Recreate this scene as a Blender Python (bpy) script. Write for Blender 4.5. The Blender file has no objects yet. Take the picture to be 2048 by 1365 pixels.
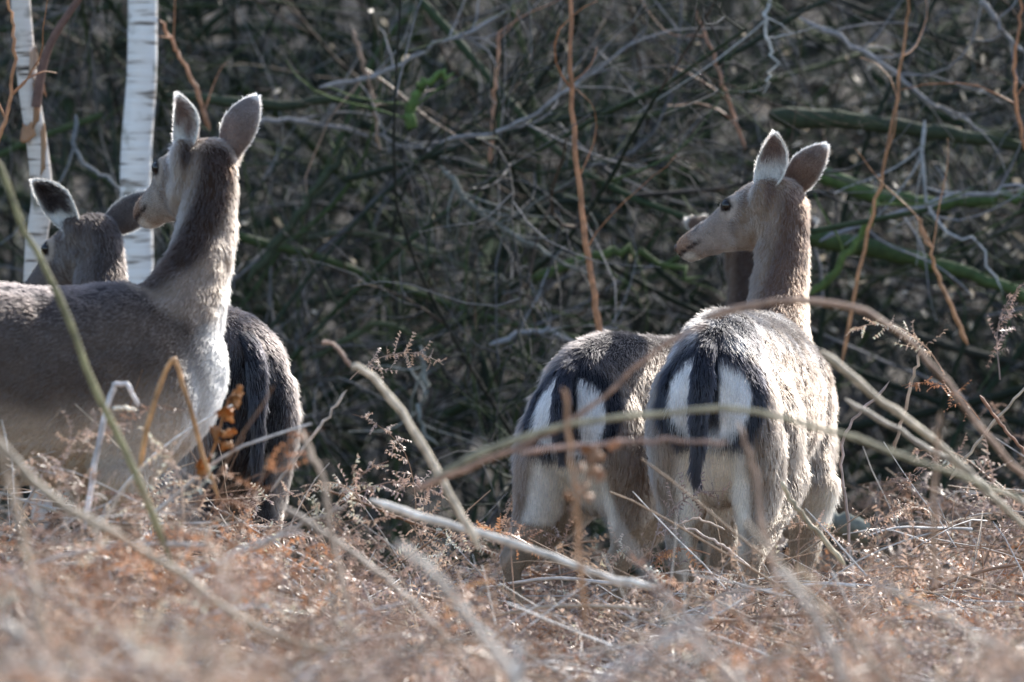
import bpy, math, random
import numpy as np

random.seed(7)
rng = np.random.default_rng(7)
R = math.radians
scene = bpy.context.scene
col_root = scene.collection

# ------------------------------------------------------------------ camera, world, sun, exposure
CAM_H, DIST, MID_Z, PPM = 1.2, 25.0, 0.78, 900.0      # camera height, focus distance, height at frame centre, pixels per metre there
cam_d = bpy.data.cameras.new("camera")
cam_d.sensor_width = 36.0
cam_d.lens = 36.0 * DIST * PPM / 2048.0
cam_d.clip_start, cam_d.clip_end = 0.5, 800.0
cam_d.dof.use_dof = True
cam_d.dof.focus_distance = 24.75
cam_d.dof.aperture_fstop = cam_d.lens / 84.0
cam = bpy.data.objects.new("camera", cam_d)
col_root.objects.link(cam)
cam.location = (0, 0, CAM_H)
cam.rotation_euler = (math.pi / 2 - math.atan((CAM_H - MID_Z) / DIST), 0, 0)
scene.camera = cam

SUN = np.array((0.47, 0.64, 0.60)); SUN = SUN / np.linalg.norm(SUN)
SUN_EL = math.asin(SUN[2]); SUN_ROT = math.atan2(SUN[0], SUN[1])
world = bpy.data.worlds.new("World"); scene.world = world
world.use_nodes = True
wn = world.node_tree.nodes; wl = world.node_tree.links
bg = wn["Background"]
sky = wn.new("ShaderNodeTexSky"); sky.sky_type = 'NISHITA'; sky.sun_disc = False
sky.sun_elevation = SUN_EL; sky.sun_rotation = SUN_ROT
wl.new(sky.outputs[0], bg.inputs[0]); bg.inputs[1].default_value = 0.15
sun_d = bpy.data.lights.new("sun", 'SUN'); sun_d.energy = 3.8; sun_d.angle = R(0.53); sun_d.color = (1.0, 0.95, 0.87)
sun = bpy.data.objects.new("sun", sun_d); col_root.objects.link(sun)
from mathutils import Vector
sun.rotation_euler = Vector(SUN).to_track_quat('Z', 'Y').to_euler()
sun.location = (8, 20, 12)
scene.view_settings.view_transform = 'Standard'
scene.view_settings.look = 'None'
scene.view_settings.gamma = 1.0
scene.view_settings.exposure = 0.95
scene.render.engine = 'CYCLES'
scene.cycles.use_denoising = True
scene.cycles.max_bounces = 8
scene.cycles.diffuse_bounces = 4
scene.cycles.transparent_max_bounces = 8
scene.cycles.sample_clamp_indirect = 6.0
scene.cycles_curves.shape = 'RIBBONS'
scene.cycles_curves.subdivisions = 2


def at(px, py, Y):
    """the place at distance Y that the photograph shows at pixel (px, py)"""
    z25 = MID_Z + (682.5 - py) / PPM
    return np.array(((px - 1024) / PPM * Y / DIST, Y, CAM_H + (z25 - CAM_H) * Y / DIST))


def unit(v):
    v = np.asarray(v, float)
    return v / np.maximum(np.linalg.norm(v, axis=-1, keepdims=True), 1e-9)


def sstep(a, b, x):
    t = np.clip((x - a) / (b - a), 0, 1)
    return t * t * (3 - 2 * t)


def mixc(a, b, t):
    t = np.asarray(t)[..., None]
    return np.asarray(a) * (1 - t) + np.asarray(b) * t


_lat = rng.random((64, 64, 64))


def vnoise(p, scale):
    """smooth value noise 0..1 at points p (N,3)"""
    q = np.asarray(p) * scale + 100.37
    i = np.floor(q).astype(int); f = q - i; f = f * f * (3 - 2 * f)
    out = 0
    for dx in (0, 1):
        for dy in (0, 1):
            for dz in (0, 1):
                w = (f[..., 0] if dx else 1 - f[..., 0]) * (f[..., 1] if dy else 1 - f[..., 1]) * (f[..., 2] if dz else 1 - f[..., 2])
                out = out + w * _lat[(i[..., 0] + dx) % 64, (i[..., 1] + dy) % 64, (i[..., 2] + dz) % 64]
    return out


# ------------------------------------------------------------------ mesh helpers
def fastmesh(name, verts, faces, col=None, smooth=True):
    """faces: list of (F,k) index arrays"""
    me = bpy.data.meshes.new(name)
    verts = np.ascontiguousarray(verts, dtype=np.float32)
    me.vertices.add(len(verts)); me.vertices.foreach_set("co", verts.ravel())
    idx = np.concatenate([np.asarray(f).ravel() for f in faces]).astype(np.int32)
    cnt = np.concatenate([np.full(len(f), np.asarray(f).shape[1]) for f in faces]).astype(np.int32)
    me.loops.add(len(idx)); me.loops.foreach_set("vertex_index", idx)
    me.polygons.add(len(cnt))
    start = np.concatenate(([0], np.cumsum(cnt)[:-1])).astype(np.int32)
    me.polygons.foreach_set("loop_start", start)
    me.polygons.foreach_set("use_smooth", np.full(len(cnt), smooth))
    if col is not None:
        set_col(me, col)
    me.update(calc_edges=True); me.validate()
    return me


def set_col(me, col):
    a = me.attributes.get("col") or me.attributes.new("col", 'FLOAT_COLOR', 'POINT')
    c = np.ones((len(me.vertices), 4), np.float32); c[:, :3] = col
    a.data.foreach_set("color", c.ravel())


def obj(name, me, mat=None, parent=None, kind=None, label=None, cat=None, group=None):
    o = bpy.data.objects.new(name, me); col_root.objects.link(o)
    if mat is not None and me is not None and not len(me.materials):
        me.materials.append(mat)
    if parent is not None:
        o.parent = parent
    for k, v in (("kind", kind), ("label", label), ("category", cat), ("group", group)):
        if v:
            o[k] = v
    return o


def tubes(P, Rr, sides, col):
    """P (B,N,3), Rr (B,N), col (B,3) or (B,N,3) -> verts, quads, colours"""
    P = np.asarray(P, float); Rr = np.asarray(Rr, float)
    B, N, _ = P.shape
    T = unit(np.gradient(P, axis=1))
    ref = np.tile(np.array((0.31, 0.17, 0.93)), (B, 1))
    flat = np.abs((T.mean(1) * ref).sum(-1)) > 0.85
    ref[flat] = (0.9, 0.4, 0.1)
    U = unit(np.cross(T, ref[:, None, :])); V = np.cross(T, U)
    a = np.linspace(0, 2 * np.pi, sides, endpoint=False)
    ring = U[:, :, None, :] * np.cos(a)[None, None, :, None] + V[:, :, None, :] * np.sin(a)[None, None, :, None]
    verts = P[:, :, None, :] + ring * Rr[:, :, None, None]
    col = np.asarray(col, float)
    if col.ndim == 2:
        col = np.repeat(col[:, None, :], N, 1)
    vc = np.repeat(col[:, :, None, :], sides, 2)
    ii = np.arange(B * N * sides).reshape(B, N, sides)
    a0 = ii[:, :-1, :]; a1 = np.roll(a0, -1, 2); b0 = ii[:, 1:, :]; b1 = np.roll(b0, -1, 2)
    q = np.stack((a0, a1, b1, b0), -1).reshape(-1, 4)
    return verts.reshape(-1, 3), q, vc.reshape(-1, 3)


def merge(parts):
    vs, fs, cs, o = [], [], [], 0
    for v, f, c in parts:
        vs.append(v); cs.append(c)
        for ff in (f if isinstance(f, list) else [f]):
            fs.append(ff + o)
        o += len(v)
    return np.concatenate(vs), fs, np.concatenate(cs)


def resample(pts, n):
    """Catmull-Rom through control points, n samples"""
    p = np.asarray(pts, float)
    if len(p) == 2:
        return p[0] + (p[1] - p[0]) * np.linspace(0, 1, n)[:, None]
    e = np.concatenate((p[:1] * 2 - p[1:2], p, p[-1:] * 2 - p[-2:-1]))
    t = np.linspace(0, len(p) - 1, n); i = np.minimum(t.astype(int), len(p) - 2); f = (t - i)[:, None]
    a, b, c, d = e[i], e[i + 1], e[i + 2], e[i + 3]
    return 0.5 * (2 * b + (c - a) * f + (2 * a - 5 * b + 4 * c - d) * f ** 2 + (3 * b - a - 3 * c + d) * f ** 3)


# ------------------------------------------------------------------ materials
def new_mat(name):
    m = bpy.data.materials.new(name); m.use_nodes = True
    nt = m.node_tree
    return m, nt, nt.nodes, nt.links, nt.nodes["Principled BSDF"]


def attr_mat(name, rough=0.8, translucent=0.0, noise=0.0, nscale=40.0, spec=0.3, bump=0.0):
    """colour comes from the mesh's own 'col' attribute, broken up by fine noise"""
    m, nt, n, l, b = new_mat(name)
    a = n.new("ShaderNodeAttribute"); a.attribute_name = "col"
    src = a.outputs["Color"]
    if noise:
        tc = n.new("ShaderNodeTexCoord")
        t = n.new("ShaderNodeTexNoise"); t.inputs["Scale"].default_value = nscale; t.inputs["Detail"].default_value = 5
        l.new(tc.outputs["Object"], t.inputs["Vector"])
        mr = n.new("ShaderNodeMapRange"); mr.inputs[1].default_value = 0.25; mr.inputs[2].default_value = 0.75
        mr.inputs[3].default_value = 1 - noise; mr.inputs[4].default_value = 1 + noise
        l.new(t.outputs["Fac"], mr.inputs[0])
        mx = n.new("ShaderNodeVectorMath"); mx.operation = 'SCALE'
        l.new(src, mx.inputs[0]); l.new(mr.outputs[0], mx.inputs["Scale"]); src = mx.outputs[0]
        if bump:
            bp = n.new("ShaderNodeBump"); bp.inputs["Strength"].default_value = bump; bp.inputs["Distance"].default_value = 0.004
            l.new(t.outputs["Fac"], bp.inputs["Height"]); l.new(bp.outputs[0], b.inputs["Normal"])
    l.new(src, b.inputs["Base Color"])
    b.inputs["Roughness"].default_value = rough
    b.inputs["Specular IOR Level"].default_value = spec
    if translucent:
        tr = n.new("ShaderNodeBsdfTranslucent"); l.new(src, tr.inputs["Color"])
        mixn = n.new("ShaderNodeMixShader"); mixn.inputs[0].default_value = translucent
        l.new(b.outputs[0], mixn.inputs[1]); l.new(tr.outputs[0], mixn.inputs[2])
        l.new(mixn.outputs[0], n["Material Output"].inputs[0])
    return m


M_WOOD = attr_mat("branch_bark", 0.75, 0, 0.35, 60, 0.35, 0.4)
M_STALK = attr_mat("dry_stalk", 0.5, 0.0, 0.5, 45, 0.5, 0.5)
M_LEAF = attr_mat("dry_bracken_leaf", 0.42, 0.3, 0.0, 40, 0.5)
M_SKIN = attr_mat("hide", 0.9, 0.0, 0.2, 150, 0.1)
M_EAR = attr_mat("ear_hide", 0.85, 0.22, 0.2, 150, 0.1)

mf, nt, n, l, b = new_mat("fur_hair")
n.remove(b)
ha = n.new("ShaderNodeAttribute"); ha.attribute_name = "col"
hp = n.new("ShaderNodeBsdfHairPrincipled"); hp.parametrization = 'COLOR'
hp.inputs["Roughness"].default_value = 0.42
hp.inputs["Radial Roughness"].default_value = 0.6
hp.inputs["Random Roughness"].default_value = 0.2
l.new(ha.outputs["Color"], hp.inputs["Color"])
l.new(hp.outputs[0], n["Material Output"].inputs[0])
M_FUR = mf

m, nt, n, l, b = new_mat("eye"); b.inputs["Base Color"].default_value = (0.012, 0.007, 0.005, 1); b.inputs["Roughness"].default_value = 0.08
M_EYE = m
m, nt, n, l, b = new_mat("hoof_horn"); b.inputs["Base Color"].default_value = (0.02, 0.016, 0.014, 1); b.inputs["Roughness"].default_value = 0.4
M_HOOF = m
m, nt, n, l, b = new_mat("nose_skin"); b.inputs["Base Color"].default_value = (0.10, 0.055, 0.04, 1); b.inputs["Roughness"].default_value = 0.35
M_NOSE = m

# leaf litter ground
m, nt, n, l, b = new_mat("leaf_litter")
tc = n.new("ShaderNodeTexCoord")
v = n.new("ShaderNodeTexVoronoi"); v.inputs["Scale"].default_value = 18
t = n.new("ShaderNodeTexNoise"); t.inputs["Scale"].default_value = 5; t.inputs["Detail"].default_value = 8
l.new(tc.outputs["Object"], v.inputs["Vector"]); l.new(tc.outputs["Object"], t.inputs["Vector"])
mx = n.new("ShaderNodeMath"); mx.operation = 'ADD'
sp = n.new("ShaderNodeSeparateColor"); l.new(v.outputs["Color"], sp.inputs[0])
mu = n.new("ShaderNodeMath"); mu.operation = 'MULTIPLY'; mu.inputs[1].default_value = 0.5
l.new(sp.outputs[0], mu.inputs[0]); l.new(mu.outputs[0], mx.inputs[0])
mu2 = n.new("ShaderNodeMath"); mu2.operation = 'MULTIPLY'; mu2.inputs[1].default_value = 0.6
l.new(t.outputs["Fac"], mu2.inputs[0]); l.new(mu2.outputs[0], mx.inputs[1])
cr = n.new("ShaderNodeValToRGB")
cr.color_ramp.elements[0].position = 0.15; cr.color_ramp.elements[0].color = (0.012, 0.010, 0.008, 1)
cr.color_ramp.elements[1].position = 0.95; cr.color_ramp.elements[1].color = (0.24, 0.18, 0.125, 1)
e = cr.color_ramp.elements.new(0.6); e.color = (0.03, 0.024, 0.017, 1)
l.new(mx.outputs[0], cr.inputs[0]); l.new(cr.outputs[0], b.inputs["Base Color"])
b.inputs["Roughness"].default_value = 0.8
bp = n.new("ShaderNodeBump"); bp.inputs["Strength"].default_value = 1.0; bp.inputs["Distance"].default_value = 0.03
l.new(mx.outputs[0], bp.inputs["Height"]); l.new(bp.outputs[0], b.inputs["Normal"])
M_LITTER = m

# birch bark: papery white with thin dark bands across the stem
m, nt, n, l, b = new_mat("birch_bark")
tc = n.new("ShaderNodeTexCoord"); mp = n.new("ShaderNodeMapping"); mp.inputs["Scale"].default_value = (9, 9, 95)
l.new(tc.outputs["Object"], mp.inputs["Vector"])
t = n.new("ShaderNodeTexNoise"); t.inputs["Scale"].default_value = 1; t.inputs["Detail"].default_value = 4
l.new(mp.outputs[0], t.inputs["Vector"])
cr = n.new("ShaderNodeValToRGB"); ce = cr.color_ramp.elements
ce[0].position = 0.30; ce[0].color = (0.06, 0.05, 0.045, 1)
ce[1].position = 0.62; ce[1].color = (0.88, 0.86, 0.84, 1)
e = ce.new(0.36); e.color = (0.33, 0.28, 0.24, 1)
e = ce.new(0.43); e.color = (0.80, 0.76, 0.72, 1)
l.new(t.outputs["Fac"], cr.inputs[0])
t2 = n.new("ShaderNodeTexNoise"); t2.inputs["Scale"].default_value = 14; t2.inputs["Detail"].default_value = 5
l.new(tc.outputs["Object"], t2.inputs["Vector"])
cr2 = n.new("ShaderNodeValToRGB"); cr2.color_ramp.elements[0].position = 0.56; cr2.color_ramp.elements[0].color = (1, 1, 1, 1)
cr2.color_ramp.elements[1].position = 0.72; cr2.color_ramp.elements[1].color = (0.28, 0.27, 0.22, 1)
l.new(t2.outputs["Fac"], cr2.inputs[0])
mxc = n.new("ShaderNodeMix"); mxc.data_type = 'RGBA'; mxc.blend_type = 'MULTIPLY'; mxc.inputs[0].default_value = 1.0
l.new(cr.outputs[0], mxc.inputs[6]); l.new(cr2.outputs[0], mxc.inputs[7])
at_ = n.new("ShaderNodeAttribute"); at_.attribute_name = "col"
mxd = n.new("ShaderNodeMix"); mxd.data_type = 'RGBA'; mxd.blend_type = 'MULTIPLY'; mxd.inputs[0].default_value = 1.0
l.new(mxc.outputs[2], mxd.inputs[6]); l.new(at_.outputs["Color"], mxd.inputs[7])
l.new(mxd.outputs[2], b.inputs["Base Color"]); b.inputs["Roughness"].default_value = 0.6
bp = n.new("ShaderNodeBump"); bp.inputs["Strength"].default_value = 0.5; bp.inputs["Distance"].default_value = 0.004
l.new(t.outputs["Fac"], bp.inputs["Height"]); l.new(bp.outputs[0], b.inputs["Normal"])
M_BIRCH = m


# ------------------------------------------------------------------ ground
def ground_z(x, y):
    x = np.asarray(x, float); y = np.asarray(y, float)
    p = np.stack((x, y, np.zeros_like(x)), -1)
    z = 0.10 * sstep(20.5, 16.0, y) + 0.09 * sstep(0.1, -0.9, x) * sstep(25.0, 23.6, y) - 0.05 * sstep(26.2, 27.2, y) * sstep(31.5, 29.0, y)
    z = z + 3.4 * sstep(31, 52, y) + 22 * sstep(46, 130, y)
    z = z + (vnoise(p, 0.9) - 0.5) * 0.10 * sstep(27, 31, y) + (vnoise(p, 0.25) - 0.5) * 0.8 * sstep(32, 42, y)
    return z


def grid_ground():
    ys = np.concatenate((np.linspace(-60, 6, 12), np.linspace(8, 34, 150), np.linspace(34.4, 60, 60), np.linspace(63, 260, 40)))
    xs = np.concatenate((np.linspace(-200, -8, 24), np.linspace(-7, 7, 110), np.linspace(8, 200, 24)))
    X, Y = np.meshgrid(xs, ys)
    V = np.stack((X, Y, ground_z(X, Y)), -1).reshape(-1, 3)
    ii = np.arange(len(V)).reshape(X.shape)
    q = np.stack((ii[:-1, :-1], ii[:-1, 1:], ii[1:, 1:], ii[1:, :-1]), -1).reshape(-1, 4)
    return fastmesh("ground", V, [q])


obj("ground", grid_ground(), M_LITTER, kind="structure")


# ------------------------------------------------------------------ thicket behind the deer
def walk(B, N, start, dirv, length, wander, droop=0.0):
    """B random-walk polylines with N points"""
    P = np.zeros((B, N, 3)); P[:, 0] = start
    d = unit(dirv); step = (length / (N - 1))[:, None]
    turn = rng.normal(0, 1, (B, 3)) * wander * 0.6
    for k in range(1, N):
        turn = turn * 0.6 + rng.normal(0, 1, (B, 3)) * wander
        d = unit(d + turn + np.array((0, 0, -droop)))
        P[:, k] = P[:, k - 1] + d * step
    return P


MOSS = np.array(((0.027, 0.045, 0.019), (0.018, 0.028, 0.016), (0.046, 0.070, 0.024), (0.028, 0.030, 0.023)))
GREY = np.array(((0.09, 0.088, 0.090), (0.045, 0.040, 0.037), (0.17, 0.168, 0.175), (0.07, 0.048, 0.034)))


def pick(pal, B):
    return pal[rng.integers(0, len(pal), B)] * rng.uniform(0.7, 1.3, (B, 1))


def spawn(P, Rr, B, lo=0.15, hi=1.0):
    """B start points on the parents P, with the parents' direction and radius there"""
    i = rng.integers(0, P.shape[0], B); t = rng.uniform(lo, hi, B) * (P.shape[1] - 1)
    k = np.minimum(t.astype(int), P.shape[1] - 2); f = (t - k)[:, None]
    s = P[i, k] * (1 - f) + P[i, k + 1] * f
    return s, unit(P[i, k + 1] - P[i, k]), Rr[i, k]


def taper(B, N, r0, end=0.35):
    return r0[:, None] * np.linspace(1, end, N)[None, :]


def side_dirs(d, spread, flat=0.55):
    r = rng.normal(0, 1, d.shape); r[:, 1] *= flat
    return unit(d + unit(r) * spread)


def thicket(nb, y0, y1, x0, x1, mossy, zmax=2.5, rmax=.026, nbough=9, ntwig=45, N2=10):
    parts = []
    B = nb
    s = np.stack((rng.uniform(x0, x1, B), rng.uniform(y0, y1, B), rng.uniform(-0.1, zmax, B)), -1)
    d = np.stack((rng.choice((-1, 1), B) * rng.uniform(0.4, 1, B), rng.normal(0, 0.25, B), rng.normal(0.05, 0.45, B)), -1)
    L = rng.uniform(1.0, 2.6, B); P0 = walk(B, 14, s, d, L, 0.10, 0.02); R0 = taper(B, 14, rng.uniform(0.006, rmax, B), 0.45)
    parts.append(tubes(P0, R0, 6, pick(MOSS, B)))
    # upright stems rising from the ground
    B = nb // 2
    s = np.stack((rng.uniform(x0, x1, B), rng.uniform(y0, y1, B), np.zeros(B)), -1); s[:, 2] = ground_z(s[:, 0], s[:, 1]) - .1
    d = np.stack((rng.normal(0, 0.35, B), rng.normal(0, 0.2, B), np.ones(B)), -1)
    P1 = walk(B, 14, s, d, rng.uniform(1.5, 1.4 * zmax, B), 0.08); R1 = taper(B, 14, rng.uniform(0.005, rmax * .7, B), 0.35)
    parts.append(tubes(P1, R1, 6, pick(MOSS if mossy > .5 else GREY, B)))
    Pm = np.concatenate((P0, P1)); Rm = np.concatenate((R0, R1))
    # boughs
    B = nb * nbough
    s, d, r = spawn(Pm, Rm, B)
    P2 = walk(B, N2, s, side_dirs(d, 0.9), rng.uniform(0.35, 1.2, B), 1.3 / N2, 0.01); R2 = taper(B, N2, np.minimum(r * 0.7, rng.uniform(0.003, 0.010, B)), 0.3)
    c2 = np.where((rng.random(B) < mossy)[:, None], pick(MOSS, B), pick(GREY, B))
    parts.append(tubes(P2, R2, 4, c2))
    # twigs
    B = nb * ntwig
    s, d, r = spawn(P2, R2, B)
    P3 = walk(B, 7, s, side_dirs(d, 0.9), rng.uniform(0.12, 0.55, B), 0.18); R3 = taper(B, 7, np.minimum(r * 0.8, rng.uniform(0.0016, 0.0036, B)), 0.4)
    parts.append(tubes(P3, R3, 3, np.where((rng.random(B) < mossy * 0.5)[:, None], pick(MOSS, B), pick(GREY, B))))
    return merge(parts)


v_, f_, c_ = thicket(120, 28.2, 30.4, -1.9, 2.4, 0.55, 2.4, .015, 10, 90)
obj("thicket", fastmesh("thicket", v_, f_, c_), M_WOOD, kind="stuff", label="dense tangle of bare mossy branches and twigs right behind the deer", cat="thicket")
v_, f_, c_ = thicket(190, 30.8, 34.5, -2.6, 3.6, 0.75, 3.0, .03, 11, 33, 8)
obj("undergrowth", fastmesh("undergrowth", v_, f_, c_), M_WOOD, kind="stuff", label="darker interlaced mossy branches deep inside the wood", cat="undergrowth")
v_, f_, c_ = thicket(420, 34.0, 44.0, -6, 14, 0.7, 7.0, .07, 10, 7, 6)
obj("deep_wood", fastmesh("deep_wood", v_, f_, c_), M_WOOD, kind="stuff", label="farthest dark mass of stems and boughs on the bank", cat="wood")


# pale leaves added as bright gaps of light, thickest where the wood opens
B = 900
px = np.where(rng.random(B) < .62, rng.normal(1850, 200, B), rng.uniform(300, 2100, B)); py = np.where(px > 1500, rng.normal(430, 190, B), rng.uniform(0, 900, B))
yl = rng.uniform(28.4, 33.0, B)
c0_ = np.stack([at(a, b_, c) for a, b_, c in zip(px, py, yl)]) + rng.normal(0, .02, (B, 3))
e1 = unit(rng.normal(0, 1, (B, 3))); e2 = unit(np.cross(e1, rng.normal(0, 1, (B, 3)))); e3 = np.cross(e1, e2)
ln = rng.uniform(.010, .022, (B, 1)); wd_ = ln * rng.uniform(.35, .6, (B, 1))
v_ = np.stack((c0_ - e1 * ln, c0_ + e2 * wd_ + e3 * wd_ * .5, c0_ + e1 * ln + e3 * wd_ * .6, c0_ - e2 * wd_ + e3 * wd_ * .5), 1).reshape(-1, 3)
j = np.arange(B)[:, None] * 4
f_ = np.concatenate((j + np.array((0, 1, 2)), j + np.array((0, 2, 3))))
c_ = np.repeat(np.array((.72, .62, .48)) * rng.uniform(.5, 1.25, (B, 1)), 4, 0)
obj("bright_gap_leaves", fastmesh("bright_gap_leaves", v_, [f_], np.clip(c_, 0, .85), smooth=False), M_LEAF, kind="stuff", label="pale leaves added among the thicket twigs in place of bright gaps of light", cat="leaves")


def branch_thing(name, pix, Y, wpx, colr, label, cat, group=None, mat=None, n=18, end=0.45, wob=0.006, twigs=0, dY=0.0, sides=8):
    """a single bough or stem through photograph positions, at distance Y"""
    pts = [at(x, y, Y + dY * k / max(1, len(pix) - 1)) for k, (x, y) in enumerate(pix)]
    P = resample(pts, n); P += rng.normal(0, wob, P.shape) * np.linspace(0.3, 1, n)[:, None]
    r0 = wpx / PPM / 2 * Y / DIST
    Rr = r0 * np.linspace(1, end, n); Rr = Rr * (1 + rng.normal(0, 0.06, n)); Rr[-1] *= 0.15; Rr[0] *= 0.3
    base = P[0].copy()
    cc = np.array(colr)[None] * (0.55 + 0.9 * vnoise(P, 11.0))[:, None]
    tv = [tubes(P[None] - base, Rr[None], sides, cc[None])]
    root = obj(name, fastmesh(name, *merge(tv)), mat or M_WOOD, label=label, cat=cat, group=group)
    root.location = base
    if twigs:
        s, d, r = spawn(P[None] - base, Rr[None], twigs, 0.1, 0.97)
        P3 = walk(twigs, 8, s, side_dirs(d, 0.9, 0.3), rng.uniform(0.10, 0.4, twigs), 0.15)
        R3 = taper(twigs, 8, np.minimum(r * 0.6, rng.uniform(0.002, 0.004, twigs)), 0.4)
        for k in range(min(twigs, 12)):
            vv, qq, kk = tubes(P3[k:k + 1], R3[k:k + 1], 4, np.array(colr)[None] * 0.9)
            obj("twig", fastmesh("twig", vv, [qq], kk), mat or M_WOOD, parent=root)
    return root


GM = (0.075, 0.115, 0.036); DM = (0.036, 0.048, 0.026); GT = (0.27, 0.26, 0.26); BR = (0.30, 0.13, 0.055)
BOUGHS = [
    ([(818, 262), (825, 205), (850, 165), (900, 145)], 27.9, 26, (.09, .15, .04), "short curved bough thick with bright green moss inside the thicket", 3),
    ([(500, 560), (575, 460), (650, 350), (700, 300)], 28.2, 24, DM, "dark mossy bough slanting up through the thicket beside the doe's neck", 5),
    ([(560, 480), (760, 470), (960, 545), (1080, 600)], 28.8, 16, (0.09, 0.10, 0.06), "thin grey-green bough sagging across the middle of the thicket", 8),
    ([(1060, 560), (1200, 508), (1290, 512), (1400, 560)], 28.2, 22, GM, "arched green mossy bough behind the pale deer's muzzle", 5),
    ([(1600, 470), (1760, 500), (1920, 545), (2080, 610)], 28.0, 44, (0.055, 0.09, 0.03), "thick dark mossy bough sloping down behind the pale deer's ear", 6),
    ([(1540, 232), (1720, 245), (1900, 270), (2080, 300)], 28.2, 44, DM, "heavy level bough dark with moss above the pale deer's ears", 6),
    ([(1620, 345), (1800, 400), (1940, 402), (2080, 380)], 28.1, 36, (0.06, 0.10, 0.03), "long mossy bough running level beside the pale deer's ear", 6),
    ([(1622, 590), (1680, 535), (1735, 450), (1765, 380)], 27.7, 20, (0.10, 0.15, 0.04), "bright green leaning stem beside the pale deer's neck", 2),
    ([(330, 190), (520, 205), (700, 200), (820, 215)], 28.2, 26, DM, "dark level mossy bough behind the white birch stem", 6),
    ([(480, 250), (620, 245), (800, 290), (900, 315)], 28.4, 12, GT, "slender grey twig hanging slackly across the thicket", 8),
    ([(880, 285), (1000, 262), (1090, 215), (1190, 140), (1330, 60)], 27.8, 11, GT, "grey branch sweeping up past the tall rust-coloured stem", 9),
    ([(640, 175), (760, 150), (880, 90), (1020, 10)], 28.0, 12, GT, "pale grey branch rising steeply through the top of the thicket", 8),
    ([(880, 330), (960, 420), (1080, 500), (1200, 560)], 27.9, 13, (0.2, 0.21, 0.19), "grey forked branch dipping down through the middle of the thicket", 9),
    ([(1600, 40), (1740, 110), (1850, 200), (1980, 270)], 28.0, 13, GT, "grey bare branch slanting down above the mossy boughs", 9),
    ([(1540, -10), (1530, 60), (1545, 120), (1528, 190)], 27.6, 9, (0.42, 0.42, 0.40), "pale crooked hanging twig above the pale deer's head", 4),
    ([(1850, 240), (1845, 330), (1870, 440), (1960, 500), (2010, 580)], 27.8, 9, (0.36, 0.37, 0.38), "whitish bowed twig hanging over the thick mossy bough", 6),
    ([(1640, 480), (1780, 430), (1950, 390), (2080, 368)], 27.9, 11, (0.28, 0.29, 0.32), "straight bluish grey branch crossing the mossy boughs", 7),
    ([(1960, -10), (2000, 60), (2060, 120)], 27.8, 14, GT, "stout grey branch end leaning in by the mossy boughs", 5),
    ([(150, 230), (160, 320), (235, 370), (300, 420)], 27.9, 10, (0.2, 0.22, 0.24), "thin blue-grey twig bent between the two birches", 4),
    ([(840, 690), (855, 780), (835, 830), (870, 900)], 27.9, 13, (0.34, 0.36, 0.33), "pale zigzag twig low in the thicket between the groups of deer", 5),
    ([(980, 690), (1080, 660), (1160, 690), (1240, 640)], 27.9, 12, (0.25, 0.26, 0.28), "grey branch just above the striped-tail deer's rump", 6),
    ([(620, 720), (760, 650), (880, 700), (1010, 660)], 28.3, 15, (0.07, 0.09, 0.045), "low mossy branch running behind the dried stalks", 7),
]
for pix, Y, w, c, lab, tw in BOUGHS:
    branch_thing("bough", pix, Y, w, c, lab, "branch", "boughs standing out of the thicket", twigs=tw, wob=0.008)

# fallen lichen-grey log behind the pale deer's legs
lg = branch_thing("fallen_log", [(1585, 1030), (1650, 1045), (1745, 1062)], 26.6, 56, (0.24, 0.25, 0.20), "short grey lichen-covered log lying in the bracken behind the pale deer's legs", "log", end=0.85, wob=0.004, sides=14)


# ------------------------------------------------------------------ birches
def birch(pix, Y, wpx, label, tint, pale=True):
    root = bpy.data.objects.new("birch_tree", None); col_root.objects.link(root)
    pts = [at(x, y, Y) for x, y in pix]
    P = resample(pts, 40); base = P[0].copy()
    base[2] = ground_z(base[0], base[1])
    root.location = base; root["label"] = label; root["category"] = "birch tree"
    n_ = len(P); r0 = wpx / PPM / 2 * Y / DIST
    P = P - base
    P = np.concatenate((np.array([[P[0, 0], 0, -0.12]]), P)); n_ += 1
    Rr = r0 * np.linspace(1.08, 0.88, n_) * (1 + 0.05 * (vnoise(P, 9.0) - 0.5))
    cc = np.tile(np.array(tint), (n_, 1))
    obj("trunk", fastmesh("trunk", *merge([tubes(P[None], Rr[None], 24, cc[None])])), M_BIRCH, parent=root)
    return root, P


b1, P1 = birch([(280, 1200), (277, 900), (276, 555), (272, 330), (284, 150), (286, -30), (292, -420), (310, -900)], 27.6, 64,
               "straight white birch stem with thin dark bands behind the deer", (1, 1, 1))
b2, P2 = birch([(95, 1200), (70, 700), (72, 500), (84, 400), (76, 300), (58, 180), (46, 60), (40, -60), (30, -500)], 26.9, 44,
               "young birch stem with peeling orange bark behind the low-held head", (0.85, 0.78, 0.72))
# side limb of the young birch, and its loose bark curls
off = np.array(b2.location)


def limb(root, off, pix, Y, wpx, colr, name="limb", mat=None):
    P = resample([at(x, y, Y) for x, y in pix], 16) - off
    Rr = wpx / PPM / 2 * Y / DIST * np.linspace(1, 0.6, 16)
    return obj(name, fastmesh(name, *merge([tubes(P[None], Rr[None], 10, np.array(colr)[None])])), mat or M_WOOD, parent=root)


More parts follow.
